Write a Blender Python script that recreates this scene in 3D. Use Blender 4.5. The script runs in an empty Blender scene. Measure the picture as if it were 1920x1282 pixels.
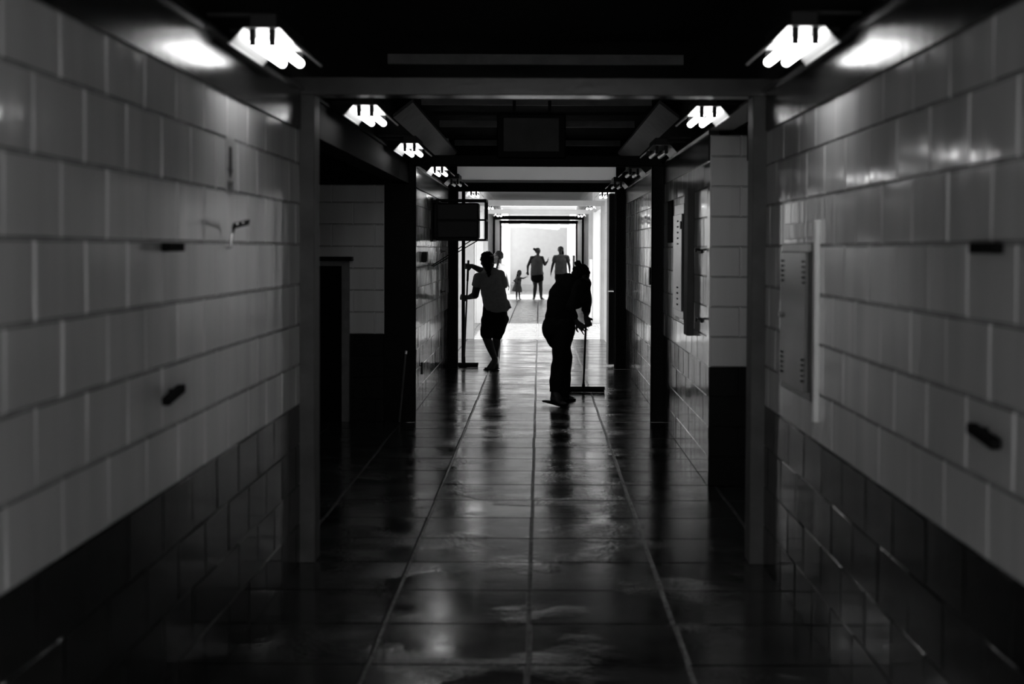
import bpy, bmesh, math, random
from mathutils import Vector, Matrix, Euler, noise
random.seed(7)
S = bpy.context.scene
COL = S.collection
R = math.radians
# ---------------------------------------------------------------- camera
F = 2750.0            # focal length in pixels of the 1920 wide frame
H = 1.58              # eye height
VX, VY = 1012.0, 467.0
PITCH = R(1.8)
cd = bpy.data.cameras.new('camera'); cam = bpy.data.objects.new('camera', cd); COL.objects.link(cam)
cam.location = (0, 0, H)
cam.rotation_euler = (R(90) - PITCH, R(-0.22), 0)
cd.sensor_width = 36.0; cd.lens = F * 36 / 1920
cd.shift_x = -(VX - 960) / 1920
cd.shift_y = -((641 - VY) - F * math.tan(PITCH)) / 1920
cd.clip_start = 0.05; cd.clip_end = 300
cd.dof.use_dof = True; cd.dof.focus_distance = 18.5; cd.dof.aperture_fstop = 2.6
S.camera = cam
# ---------------------------------------------------------------- light
W = bpy.data.worlds.new('world'); S.world = W; W.use_nodes = True
W.node_tree.nodes['Background'].inputs[0].default_value = (1, 1, 1, 1)
W.node_tree.nodes['Background'].inputs[1].default_value = 2.6
sd = bpy.data.lights.new('sun', 'SUN'); sun = bpy.data.objects.new('sun', sd); COL.objects.link(sun)
sd.energy = 21; sd.angle = R(0.6); sun.location = (20, 20, 25)
sun.rotation_euler = Vector((-0.72, -0.02, -0.68)).to_track_quat('-Z', 'Y').to_euler()
S.view_settings.view_transform = 'Standard'; S.view_settings.look = 'None'
S.view_settings.gamma = 1; S.view_settings.use_curve_mapping = False
S.view_settings.exposure = 0.0
TUBE = 9.0

# ---------------------------------------------------------------- materials
def mat(name, g, rough=0.6, spec=0.5, metal=0.0, var=0.0, scale=6.0, bump=0.0, bscale=30.0, coat=0.0, streak=False, emit=0, rvar=0.0, transl=0.0):
    m = bpy.data.materials.new(name); m.use_nodes = True
    nt = m.node_tree; b = nt.nodes['Principled BSDF']
    b.inputs['Base Color'].default_value = (g, g, g, 1)
    b.inputs['Roughness'].default_value = rough
    b.inputs['Specular IOR Level'].default_value = spec
    b.inputs['Metallic'].default_value = metal
    if coat: b.inputs['Coat Weight'].default_value = coat; b.inputs['Coat Roughness'].default_value = 0.15
    tc = nt.nodes.new('ShaderNodeTexCoord')
    mp = nt.nodes.new('ShaderNodeMapping'); nt.links.new(tc.outputs['Object'], mp.inputs[0])
    if streak: mp.inputs['Scale'].default_value = (1, 1, 0.12)
    if var:
        n = nt.nodes.new('ShaderNodeTexNoise'); n.inputs['Scale'].default_value = scale; n.inputs['Detail'].default_value = 5
        r = nt.nodes.new('ShaderNodeValToRGB')
        r.color_ramp.elements[0].position = 0.3; r.color_ramp.elements[1].position = 0.7
        lo, hi = g * (1 - var), min(1, g * (1 + var))
        r.color_ramp.elements[0].color = (lo, lo, lo, 1); r.color_ramp.elements[1].color = (hi, hi, hi, 1)
        nt.links.new(mp.outputs[0], n.inputs['Vector']); nt.links.new(n.outputs[0], r.inputs[0]); nt.links.new(r.outputs[0], b.inputs['Base Color'])
    if rvar:
        n = nt.nodes.new('ShaderNodeTexNoise'); n.inputs['Scale'].default_value = scale * 1.7; n.inputs['Detail'].default_value = 6
        mr = nt.nodes.new('ShaderNodeMapRange'); mr.inputs['From Min'].default_value = 0.3; mr.inputs['From Max'].default_value = 0.7
        mr.inputs['To Min'].default_value = max(0.02, rough - rvar); mr.inputs['To Max'].default_value = rough + rvar
        nt.links.new(mp.outputs[0], n.inputs['Vector']); nt.links.new(n.outputs[0], mr.inputs[0]); nt.links.new(mr.outputs[0], b.inputs['Roughness'])
    if bump:
        n = nt.nodes.new('ShaderNodeTexNoise'); n.inputs['Scale'].default_value = bscale; n.inputs['Detail'].default_value = 6
        bp = nt.nodes.new('ShaderNodeBump'); bp.inputs['Strength'].default_value = bump; bp.inputs['Distance'].default_value = 0.01
        nt.links.new(mp.outputs[0], n.inputs['Vector']); nt.links.new(n.outputs[0], bp.inputs['Height']); nt.links.new(bp.outputs[0], b.inputs['Normal'])
    if emit:
        b.inputs['Emission Color'].default_value = (1, 1, 1, 1); b.inputs['Emission Strength'].default_value = emit
    if transl:
        t = nt.nodes.new('ShaderNodeBsdfTranslucent'); t.inputs[0].default_value = (.95, .95, .95, 1)
        mx = nt.nodes.new('ShaderNodeMixShader'); mx.inputs[0].default_value = transl
        nt.links.new(b.outputs[0], mx.inputs[1]); nt.links.new(t.outputs[0], mx.inputs[2])
        nt.links.new(mx.outputs[0], nt.nodes['Material Output'].inputs[0])
    return m
M = {}
M['wall_light'] = mat('glossy light wall paint', .62, .10, .65, var=.12, scale=5, bump=.09, bscale=15, rvar=.05, streak=True)
M['wall_dark'] = mat('glossy dark dado paint', .016, .12, .4, var=.25, scale=5, bump=.12, bscale=15, rvar=.05, streak=True)
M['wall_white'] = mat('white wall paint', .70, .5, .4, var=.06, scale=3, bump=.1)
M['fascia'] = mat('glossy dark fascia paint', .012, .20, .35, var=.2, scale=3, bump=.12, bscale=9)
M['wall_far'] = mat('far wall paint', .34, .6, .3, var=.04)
M['fascia_matt'] = mat('matt black fascia paint', .002, .7, .03)  # blacker, duller fascia for the stretch over the left recess
M['joint_shade'] = mat('painted bed joint shadow', .17, .7, .15, var=.5, scale=9)  # shadow lines along the horizontal joints, painted in as a darker colour
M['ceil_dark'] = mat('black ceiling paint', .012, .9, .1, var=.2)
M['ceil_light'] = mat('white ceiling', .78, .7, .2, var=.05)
M['joist'] = mat('grey painted timber', .16, .6, .3, var=.2, scale=8, bump=.2)
M['plank'] = mat('raw timber plank', .045, .6, .3, var=.35, scale=9, bump=.3)
M['frame_grey'] = mat('grey enamel steel', .055, .2, .35, var=.15, scale=7, bump=.05)
M['frame_dull'] = mat('dull grey steel', .085, .55, .2, var=.2, scale=7)
M['frame_dark'] = mat('black enamel steel', .005, .5, .08, var=.2, scale=6, bump=.05)
M['frame_white'] = mat('white enamel steel', .72, .4, .5, var=.06, scale=6)
M['frost'] = mat('frosted panel', .6, .6, .3, var=.1, scale=12, transl=.92)
M['mortar'] = mat('wet mortar', .12, .25, .5, var=.4, scale=20, bump=.8, bscale=60)
M['grout'] = mat('dark grout', .012, .8, .1)
M['ground'] = mat('concrete yard', .52, .8, .3, var=.1)
M['reflector'] = mat('white enamel reflector', .42, .35, .5)
M['steel_dark'] = mat('dark lamp housing', .012, .5, .2)
M['tube_on'] = mat('lit fluorescent tube', .9, .4, .3, emit=TUBE)
M['tube_off'] = mat('unlit fluorescent tube', .75, .25, .5)
M['black'] = mat('black plastic', .008, .5, .2)
M['chrome'] = mat('worn chrome', .6, .25, .5, metal=1)
M['panel'] = mat('brushed grey panel door', .18, .22, .6, var=.2, scale=4, metal=.35, bump=.06, bscale=5)
M['conduit_light'] = mat('white cable duct', .85, .35, .5)
M['conduit_dark'] = mat('dusty grey cable duct', .07, .6, .3, var=.2)
M['hole'] = mat('black void', .004, .9, .1)
M['door_dark'] = mat('dark door leaf', .008, .5, .2)
M['sticker'] = mat('faded sticker', .30, .4, .5, var=.2, scale=30)
M['skin'] = mat('brown skin', .055, .55, .25, var=.08, scale=20)
M['hair'] = mat('black hair', .008, .6, .06, var=.3, scale=60, bump=.6, bscale=120)
M['cloth_grey'] = mat('grey shirt cotton', .30, .9, .2, var=.1, scale=30, bump=.4, bscale=15)
M['cloth_white'] = mat('white shirt cotton', .8, .9, .2, var=.05, scale=30, bump=.3, bscale=15)
M['cloth_mid'] = mat('mid grey cotton', .14, .9, .1, var=.1, scale=10, bump=.1, bscale=8)
M['cloth_black'] = mat('black cloth', .012, .9, .1, bump=.4, bscale=12)
M['rubber'] = mat('black rubber', .006, .9, .08)
M['wood_pole'] = mat('varnished broomstick', .06, .45, .4, var=.2, scale=20)
M['screen'] = mat('dark screen', .01, .15, .5)

def wet_tile():
    m = bpy.data.materials.new('wet floor tile'); m.use_nodes = True
    nt = m.node_tree; N = nt.nodes; L = nt.links; b = N['Principled BSDF']
    tc = N.new('ShaderNodeTexCoord')
    n1 = N.new('ShaderNodeTexNoise'); n1.inputs['Scale'].default_value = 2.2; n1.inputs['Detail'].default_value = 7; n1.inputs['Roughness'].default_value = .65
    n2 = N.new('ShaderNodeTexNoise'); n2.inputs['Scale'].default_value = 38; n2.inputs['Detail'].default_value = 5
    n3 = N.new('ShaderNodeTexNoise'); n3.inputs['Scale'].default_value = 1.1; n3.inputs['Detail'].default_value = 4
    for n in (n1, n2, n3): L.new(tc.outputs['Object'], n.inputs['Vector'])
    cr = N.new('ShaderNodeValToRGB'); cr.color_ramp.elements[0].position = .33; cr.color_ramp.elements[1].position = .62
    cr.color_ramp.elements[0].color = (.014, .014, .014, 1); cr.color_ramp.elements[1].color = (.036, .036, .036, 1)
    L.new(n1.outputs[0], cr.inputs[0])
    n5 = N.new('ShaderNodeTexNoise'); n5.inputs['Scale'].default_value = 5; n5.inputs['Detail'].default_value = 12; n5.inputs['Roughness'].default_value = .75
    L.new(tc.outputs['Object'], n5.inputs['Vector'])
    c5 = N.new('ShaderNodeValToRGB'); c5.color_ramp.elements[0].position = .57; c5.color_ramp.elements[1].position = .63
    c5.color_ramp.elements[0].color = (1, 1, 1, 1); c5.color_ramp.elements[1].color = (.25, .25, .25, 1)
    mx = N.new('ShaderNodeMixRGB'); mx.blend_type = 'MULTIPLY'; mx.inputs[0].default_value = 1
    L.new(n5.outputs[0], c5.inputs[0]); L.new(cr.outputs[0], mx.inputs[1]); L.new(c5.outputs[0], mx.inputs[2]); L.new(mx.outputs[0], b.inputs['Base Color'])
    mr = N.new('ShaderNodeMapRange'); mr.inputs['From Min'].default_value = .35; mr.inputs['From Max'].default_value = .65
    mr.inputs['To Min'].default_value = .11; mr.inputs['To Max'].default_value = .22
    L.new(n1.outputs[0], mr.inputs[0]); L.new(mr.outputs[0], b.inputs['Roughness'])
    pm = N.new('ShaderNodeMapRange'); pm.inputs['From Min'].default_value = .52; pm.inputs['From Max'].default_value = .66
    pm.inputs['To Min'].default_value = .12; pm.inputs['To Max'].default_value = 2.4
    n4 = N.new('ShaderNodeTexNoise'); n4.inputs['Scale'].default_value = 1.7; n4.inputs['Detail'].default_value = 6; L.new(tc.outputs['Object'], n4.inputs['Vector'])
    L.new(n4.outputs[0], pm.inputs[0])
    mp_ = N.new('ShaderNodeMath'); mp_.operation = 'MULTIPLY'; L.new(n2.outputs[0], mp_.inputs[0]); L.new(pm.outputs[0], mp_.inputs[1])
    mm = N.new('ShaderNodeMath'); mm.operation = 'ADD'
    L.new(mp_.outputs[0], mm.inputs[0]); L.new(n3.outputs[0], mm.inputs[1])
    bp = N.new('ShaderNodeBump'); bp.inputs['Strength'].default_value = .24; bp.inputs['Distance'].default_value = .01
    L.new(mm.outputs[0], bp.inputs['Height']); L.new(bp.outputs[0], b.inputs['Normal'])
    b.inputs['Specular IOR Level'].default_value = .5
    return m
M['tile'] = wet_tile()
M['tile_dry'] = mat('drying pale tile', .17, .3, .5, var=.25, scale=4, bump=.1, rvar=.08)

# ---------------------------------------------------------------- helpers
def P(px, py, d):
    """point of the place at distance d seen at that spot of the photograph"""
    return Vector(((px - VX) * d / F, d, H - (py - VY) * d / F))

class MB:
    def __init__(s): s.v = []; s.f = []; s.m = []
    def add(s, vs, fs, mi=0):
        n = len(s.v); s.v += [tuple(v) for v in vs]; s.f += [tuple(n + i for i in f) for f in fs]; s.m += [mi] * len(fs); return s
    def box(s, a, b, mi=0):
        x0, y0, z0 = [min(a[i], b[i]) for i in range(3)]; x1, y1, z1 = [max(a[i], b[i]) for i in range(3)]
        return s.add([(x0,y0,z0),(x1,y0,z0),(x1,y1,z0),(x0,y1,z0),(x0,y0,z1),(x1,y0,z1),(x1,y1,z1),(x0,y1,z1)],
              [(0,3,2,1),(4,5,6,7),(0,1,5,4),(1,2,6,5),(2,3,7,6),(3,0,4,7)], mi)
    def tube(s, pts, rad, n=12, mi=0, closed_caps=True):
        pts = [Vector(p) for p in pts]
        rr = rad if isinstance(rad, (list, tuple)) else [rad] * len(pts)
        d0 = (pts[1] - pts[0]).normalized(); up = Vector((0,0,1)) if abs(d0.z) < .9 else Vector((1,0,0))
        vs = []; fs = []
        for i, p in enumerate(pts):
            d = (pts[min(i+1, len(pts)-1)] - pts[max(i-1, 0)]).normalized()
            a = d.cross(up).normalized(); b = d.cross(a)
            for k in range(n):
                t = 2 * math.pi * k / n; vs.append(p + (a * math.cos(t) + b * math.sin(t)) * rr[i])
        for i in range(len(pts) - 1):
            for k in range(n):
                fs.append((i*n+k, i*n+(k+1) % n, (i+1)*n+(k+1) % n, (i+1)*n+k))
        fs.append(tuple(range(n))[::-1]); fs.append(tuple((len(pts)-1)*n + k for k in range(n)))
        return s.add(vs, fs, mi)
    def prism(s, poly, axis, a, b, mi=0):
        """polygon in the plane across axis, extruded from a to b"""
        n = len(poly)
        def mk(p, t):
            return {'x': (t, p[0], p[1]), 'y': (p[0], t, p[1]), 'z': (p[0], p[1], t)}[axis]
        vs = [mk(p, a) for p in poly] + [mk(p, b) for p in poly]
        fs = [tuple(range(n))[::-1], tuple(range(n, 2*n))] + [(i, (i+1) % n, n+(i+1) % n, n+i) for i in range(n)]
        return s.add(vs, fs, mi)
    def build(s, name, mats, parent=None, origin=None, bevel=0.0, smooth=False, kind=None):
        if not isinstance(mats, (list, tuple)): mats = [mats]
        me = bpy.data.meshes.new(name)
        o3 = Vector(origin) if origin is not None else (Vector(parent.location) if parent is not None and parent.parent is None else Vector((0,0,0)))
        if parent is not None and parent.parent is not None: o3 = Vector(parent.parent.location)
        me.from_pydata([tuple(Vector(v) - o3) for v in s.v], [], s.f)
        for q in mats: me.materials.append(M[q])
        for p, mi in zip(me.polygons, s.m): p.material_index = mi
        bm = bmesh.new(); bm.from_mesh(me); bmesh.ops.recalc_face_normals(bm, faces=bm.faces)
        bm.to_mesh(me); bm.free()
        if smooth:
            for p in me.polygons: p.use_smooth = True
        o = bpy.data.objects.new(name, me); COL.objects.link(o)
        if parent is not None: o.parent = parent
        elif origin is not None: o.location = origin
        if bevel:
            bv = o.modifiers.new('bevel', 'BEVEL'); bv.width = bevel; bv.segments = 2; bv.limit_method = 'ANGLE'
        if kind: o['kind'] = kind
        return o
def struct(mb, name, mats, bevel=0.0): return mb.build(name, mats, bevel=bevel, kind='structure')
def thing(name, loc, label, cat, group=None):
    o = bpy.data.objects.new(name, None); COL.objects.link(o); o.location = loc; o.empty_display_size = .1
    tag(o, label, cat, group); return o
def tag(o, label, cat, group=None):
    o['label'] = label; o['category'] = cat
    if group: o['group'] = group
    return o
def copy_tree(o, parent=None):
    c = o.copy(); COL.objects.link(c)
    if parent is not None: c.parent = parent
    for ch in [x for x in SRC_CHILDREN(o)]: copy_tree(ch, c)
    return c
def SRC_CHILDREN(o): return [x for x in COL.objects if x.parent == o]

# ---------------------------------------------------------------- block walls
BL, BH = .393, .20
def block_wall(name, plane, side, u0, u1, z0, z1, anchor, mats=('wall_light', 'wall_dark'), thick=.15, dado=.8):
    """plane: coordinate of the painted face; side 'L' faces +x, 'R' faces -x, 'F' faces -y. anchor: a joint of the 9th course"""
    mb = MB(); rnd = random.Random(hash((round(plane, 2), side, round(u0, 2))) & 0xffff)
    nx = {'L': Vector((1,0,0)), 'R': Vector((-1,0,0)), 'F': Vector((0,-1,0))}[side]
    def pt(u, z, h):
        if side == 'F': return Vector((u, plane, z)) + nx * h
        return Vector((plane, u, z)) + nx * h
    B = -.005
    for (a, b, mi) in ((z0, min(dado, z1), 1), (max(dado, z0), z1, 0)):
        if b > a:
            mb.box(pt(u0, a, B), pt(u1, b, -thick), mi)
    k = int(math.floor(z0 / BH + 1e-6))
    while k * BH < z1 - .01:
        za, zb = max(z0, k * BH), min(z1, (k + 1) * BH)
        off = anchor + (0 if k % 2 == 0 else BL / 2)
        j = math.floor((u0 - off) / BL)
        while off + j * BL < u1 - .005:
            ua, ub = max(u0, off + j * BL), min(u1, off + (j + 1) * BL)
            j += 1
            if ub - ua < .03: continue
            mi = 1 if (za + zb) / 2 < dado else 0
            e = .003; i = .009; iz = .0065; h = rnd.uniform(-.0012, .0008); t1 = rnd.uniform(-.0012, .0012); t2 = rnd.uniform(-.0012, .0012)
            vs = [pt(ua+e, za+.002, B), pt(ub-e, za+.002, B), pt(ub-e, zb-.002, B), pt(ua+e, zb-.002, B),
                  pt(ua+i, za+iz, h-t1-t2), pt(ub-i, za+iz, h+t1-t2), pt(ub-i, zb-iz, h+t1+t2), pt(ua+i, zb-iz, h-t1+t2)]
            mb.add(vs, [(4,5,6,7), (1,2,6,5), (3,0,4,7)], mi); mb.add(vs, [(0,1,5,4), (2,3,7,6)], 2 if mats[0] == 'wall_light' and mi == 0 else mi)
        k += 1
    o = mb.build(name, list(mats) + ['joint_shade'], kind='structure')
    return o
XL, XR = -1.20, 1.13
TOPW, FT, CE = 2.17, 2.36, 3.03
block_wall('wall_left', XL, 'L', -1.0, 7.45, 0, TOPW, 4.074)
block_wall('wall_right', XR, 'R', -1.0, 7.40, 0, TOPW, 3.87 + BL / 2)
# side recess on the left between the first and second frames
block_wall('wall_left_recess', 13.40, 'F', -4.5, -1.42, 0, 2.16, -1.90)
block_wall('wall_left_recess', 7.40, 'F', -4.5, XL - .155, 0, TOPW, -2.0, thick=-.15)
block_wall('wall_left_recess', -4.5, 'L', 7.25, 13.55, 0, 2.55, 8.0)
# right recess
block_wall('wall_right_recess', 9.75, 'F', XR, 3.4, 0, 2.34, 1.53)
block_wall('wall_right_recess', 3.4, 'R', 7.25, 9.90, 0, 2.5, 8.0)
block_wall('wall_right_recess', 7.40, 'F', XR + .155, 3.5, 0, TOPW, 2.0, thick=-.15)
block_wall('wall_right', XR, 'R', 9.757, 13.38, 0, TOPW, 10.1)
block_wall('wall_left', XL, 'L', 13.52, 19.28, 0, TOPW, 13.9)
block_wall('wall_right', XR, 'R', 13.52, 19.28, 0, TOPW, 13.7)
for (n, pl, sd_) in (('wall_left', XL, 'L'), ('wall_right', XR, 'R')):
    block_wall(n, pl, sd_, 19.42, 20.6 if sd_ == 'L' else 25.6, 0, 2.9, 20, mats=('wall_white', 'wall_white'))
    block_wall(n, pl, sd_, 31.25, 46.1, 0, 2.9, 31.5, mats=('wall_white', 'wall_white'))
    block_wall(n, pl, sd_, 51.2, 55.9, 0, 2.9, 51.5, mats=('wall_white', 'wall_white'))
def fw(name, x0, x1, y): struct(MB().box((x0, y, 0), (x1, y + .15, 2.9)), name, 'wall_white')
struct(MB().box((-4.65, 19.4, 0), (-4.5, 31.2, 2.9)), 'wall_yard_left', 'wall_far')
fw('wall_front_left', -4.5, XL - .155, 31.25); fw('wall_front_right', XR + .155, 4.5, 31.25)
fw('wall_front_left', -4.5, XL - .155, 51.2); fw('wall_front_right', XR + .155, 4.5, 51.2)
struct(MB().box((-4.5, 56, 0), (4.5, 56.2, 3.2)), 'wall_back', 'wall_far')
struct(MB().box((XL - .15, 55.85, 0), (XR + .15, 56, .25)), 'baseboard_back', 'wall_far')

# ---------------------------------------------------------------- floor of large tiles
def floor():
    mb = MB(); T = .61; rnd = random.Random(3)
    mb.box((-4.6, -2.6, -.2), (4.6, 25.7, -.004), 1); mb.box((-4.6, 25.7, -.2), (4.6, 56.3, -.004), 3)
    y = 7.364 - 17 * T
    while y < 56:
        x = -.04 - 8 * T + rnd.uniform(-.004, .004)
        while x < 4.6:
            g = .004; i = .0075
            z = [rnd.uniform(-.0010, .0003) for _ in range(4)]
            a, b, c, d = x + g, min(x + T - g, 4.6), y + .002, min(y + T - .002, 56)
            vs = [(a,c,-.0042),(b,c,-.0042),(b,d,-.0042),(a,d,-.0042),(a+i,c+i,z[0]),(b-i,c+i,z[1]),(b-i,d-i,z[2]),(a+i,d-i,z[3])]
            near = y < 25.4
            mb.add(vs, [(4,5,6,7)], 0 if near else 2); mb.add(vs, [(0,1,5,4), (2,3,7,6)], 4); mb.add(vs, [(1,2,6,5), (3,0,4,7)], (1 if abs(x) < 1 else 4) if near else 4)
            x += T
        y += T
    for xj in (-.65, -.04, .57):          # ragged mortar squeezed up along the lengthwise joints
        vs = []; fs = []; k = 0; y = -2.5
        while y < 25.6:
            jx = xj + rnd.uniform(-.0025, .0025); hh = rnd.uniform(-.002, .0042); ww = rnd.uniform(.004, .008)
            vs += [(jx - ww, y, -.0041), (jx, y, hh), (jx + ww, y, -.0041)]
            if k: b_ = 3*k; fs += [(b_-3, b_-2, b_+1, b_), (b_-2, b_-1, b_+2, b_+1)]
            k += 1; y += rnd.uniform(.03, .09)
        mb.add(vs, fs, 1)
    return struct(mb, 'floor', ['tile', 'mortar', 'tile_dry', 'ground', 'grout'])
floor()
struct(MB().box((-30, -30, -.3), (30, -2.6, -.03)).box((4.6, -2.6, -.3), (30, 60, -.03)).box((-30, -2.6, -.3), (-4.6, 60, -.03)), 'ground', 'ground')

# ---------------------------------------------------------------- ceilings, fascias, joists
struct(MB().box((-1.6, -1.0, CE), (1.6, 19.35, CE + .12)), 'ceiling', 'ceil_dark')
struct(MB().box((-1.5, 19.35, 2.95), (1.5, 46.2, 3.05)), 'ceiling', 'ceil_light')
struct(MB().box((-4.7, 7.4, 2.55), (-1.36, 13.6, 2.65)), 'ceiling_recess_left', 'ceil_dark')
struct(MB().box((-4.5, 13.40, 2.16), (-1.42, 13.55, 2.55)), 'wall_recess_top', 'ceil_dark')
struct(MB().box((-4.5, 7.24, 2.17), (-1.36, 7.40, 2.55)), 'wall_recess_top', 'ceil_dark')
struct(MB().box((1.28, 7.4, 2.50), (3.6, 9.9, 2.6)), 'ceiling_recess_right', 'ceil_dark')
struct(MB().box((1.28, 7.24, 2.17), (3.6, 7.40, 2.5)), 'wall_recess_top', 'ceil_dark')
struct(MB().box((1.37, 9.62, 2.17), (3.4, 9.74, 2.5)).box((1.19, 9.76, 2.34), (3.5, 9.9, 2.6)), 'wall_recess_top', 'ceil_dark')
n = [0]
def trim(mb, mats, bevel=0.0):
    n[0] += 1; return struct(mb, 'trim_%d' % n[0], mats, bevel)
# glossy fascia boards along the tops of the walls
def fascia(side, y0, y1, m='fascia'):
    x = XL if side < 0 else XR
    mb = MB(); y = y0
    while y < y1 - .01:      # boards with open seams
        e = min(y + 2.44, y1); mb.box((x + side * .05, y + .002, TOPW), (x - side * .012, e - .002, FT)); y = e
    mb.box((x + side * .05, y0, TOPW), (x + side * .135, y1, FT)); mb.box((x + side * .135, y0, FT), (x - side * .03, y1, FT + .018))
    trim(mb, m)
fascia(-1, -1.0, 7.3); fascia(1, -1.0, 7.3); fascia(-1, 7.51, 13.35, 'fascia_matt'); fascia(1, 9.76, 13.35)
fascia(-1, 13.52, 19.28); fascia(1, 13.52, 19.28)
trim(MB().box((XR + .13, 7.45, FT), (XR - .03, 9.76, FT + .018)), 'fascia')
for s, x in ((-1, XL), (1, XR)):
    trim(MB().box((x + s * .06, -1.0, FT + .018), (x + s * .2, 19.3, CE)), 'ceil_dark')
    trim(MB().box((x + s * .04, 19.42, 2.36), (x + s * .2, 55.9, 2.9)), 'frame_white')
    # sloping timber planks at the sides of the roof
    a = x + s * .06; b = x - s * .11
    trim(MB().prism([(a, 2.70), (b, 2.83), (b, 2.86), (a, 2.73)], 'y', 12.6, 19.25), 'plank')
for y in (-.8, 2.0, 4.9, 7.75, 10.6, 13.6, 16.05, 18.9):
    trim(MB().box((XL + .1, y, 2.91), (XR - .1, y + .05, 2.98)), 'joist')
# portal frames
def portal(y, m, lx=(-1.213, -1.125), rx=(1.06, 1.15), top=2.433, bot=2.345, dep=.10, bead=True):
    mb = MB()
    mb.box((lx[0], y, 0), (lx[1], y + dep, bot), 1); mb.box((rx[0], y, 0), (rx[1], y + dep, bot), 1)
    mb.box((lx[0] - .03, y, bot), (rx[1] + .03, y + dep, top))
    if bead: mb.box((lx[1], y + .035, 0), (lx[1] + .012, y + .06, bot)); mb.box((rx[0] - .012, y + .035, 0), (rx[0], y + .06, bot))
    if bead: mb.box((lx[1], y + .035, bot - .012), (rx[0], y + .06, bot))
    trim(mb, [m, 'frame_dull' if m == 'frame_grey' else m], bevel=.004)
portal(7.33, 'frame_grey', dep=.17, bead=False)
portal(13.4, 'frame_dark', lx=(-1.42, -1.145), rx=(1.033, 1.17))
portal(19.3, 'frame_dark', lx=(-1.22, -1.085), rx=(1.0, 1.17), top=2.45)
portal(25.65, 'frame_white', lx=(-1.43, -1.15), rx=(1.075, 1.20))
portal(31.5, 'frame_white'); portal(37.6, 'frame_dark', lx=(-1.20, -1.16), rx=(1.09, 1.13)); portal(43.6, 'frame_dark', lx=(-1.19, -1.15), rx=(1.08, 1.12)); portal(51.3, 'frame_white', lx=(-1.2, -1.04), rx=(.97, 1.13))
# frosted transom over the third frame with a pale sill under it
trim(MB().box((-1.09, 19.33, 2.49), (1.0, 19.345, 2.78)), 'frost')
trim(MB().box((-1.09, 19.29, 2.452), (1.0, 19.36, 2.487)), 'frame_white')
trim(MB().box((-1.2, 19.3, 2.79), (1.15, 19.36, 3.03)).box((-1.25, 19.3, 2.45), (-1.09, 19.36, 2.79)).box((1.0, 19.3, 2.45), (1.2, 19.36, 2.79)), 'ceil_dark')

# doorway in the back wall of the left recess
dz = 1.42
d1 = struct(MB().box((-4.2, 13.34, 0), (-1.81, 13.40, .0)).box((-3.0, 13.385, .0), (-1.80, 13.392, dz)), 'door_1', 'hole')
fr = MB().box((-1.80, 13.33, 0), (-1.735, 13.40, dz + .045)).box((-3.0, 13.33, dz), (-1.80, 13.40, dz + .045)).build('door_frame', 'joist', d1)
MB().box((-3.1, 13.27, dz + .045), (-1.70, 13.40, dz + .085)).build('door_hood', 'frame_dark', d1)

# ---------------------------------------------------------------- wing lamps
def lamp(x, d, z=2.385, lit=True, L=.66, label='', s=1):
    """twin tube fluorescent fitting with a winged reflector, running along the corridor"""
    t = thing('wing_lamp', (x, d, z), label, 'light fitting', 'twin tube lamps along the corridor')
    w = .066; ow = .118; dz_ = .055; th = .003
    r = MB()
    r.box((x - w, d, z), (x + w, d + L, z + th))
    for q in (-1, 1):
        r.prism([(x + q*w, z), (x + q*ow, z - dz_), (x + q*ow, z - dz_ + th), (x + q*w, z + th)], 'y', d, d + L)
        r.tube([(x + q*(ow + .002), d, z - dz_), (x + q*(ow + .002), d + L, z - dz_)], .005, 8)
    r.build('reflector', 'reflector', t)
    MB().box((x - .05, d + .03, z + th), (x + .05, d + L - .03, z + .06)).build('ballast_housing', 'steel_dark', t, bevel=.004)
    for q in (-1, 1):
        xx = x + q * .036
        MB().tube([(xx, d + .03, z - .048), (xx, d + L - .02, z - .048)], .018, 14).build('tube', 'tube_on' if lit else 'tube_off', t, smooth=False)
        for yy in (d + .008, d + L - .022):
            MB().box((xx - .012, yy, z - .062), (xx + .012, yy + .02, z)).build('lampholder', 'black', t, bevel=.003)
    sx = s * (abs(XL if s < 0 else XR) + .05)
    for yy in (d + .12, d + L - .14):
        MB().box((x, yy, z + .06), (sx, yy + .025, z + .075)).build('mounting_arm', 'steel_dark', t)
    return t
LS = [(5.4, -1.022, 'nearest lit twin tube lamp above the left block wall'),
      (8.27, -.985, 'second lit twin tube lamp on the left, above the dark recess'),
      (11.25, -1.0, 'third lit twin tube lamp on the left, before the second dark frame'),
      (14.45, -1.0, 'fourth lamp on the left, lit, just beyond the second dark frame'),
      (16.9, -.985, 'unlit lamp on the left beside the third dark frame'),
      (20.6, -.93, 'lit lamp on the left in the bright passage, just past the third dark frame'),
      (26.9, -.92, 'lit lamp on the left under the fourth, white frame'),
      (33.2, -.93, 'farthest lit lamp on the left of the bright passage')]
for d, x, lb in LS: lamp(x, d, lit=(d != 16.9), label=lb, s=-1)
RS = [(5.3, .955, 'nearest lit twin tube lamp above the right block wall'),
      (8.27, .945, 'second lit twin tube lamp on the right, above the pillar recess'),
      (11.36, .94, 'third lamp on the right, unlit, before the second dark frame'),
      (14.6, .935, 'fourth lamp on the right, unlit, beyond the second dark frame'),
      (17.5, .93, 'fifth lamp on the right, unlit, beside the third dark frame'),
      (20.8, .92, 'lit lamp on the right in the bright passage, just past the third dark frame'),
      (26.9, .92, 'lit lamp on the right under the fourth, white frame'),
      (33.2, .93, 'farthest lit lamp on the right of the bright passage')]
for d, x, lb in RS: lamp(x, d, lit=not (11 < d < 18), label=lb, s=1)
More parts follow.
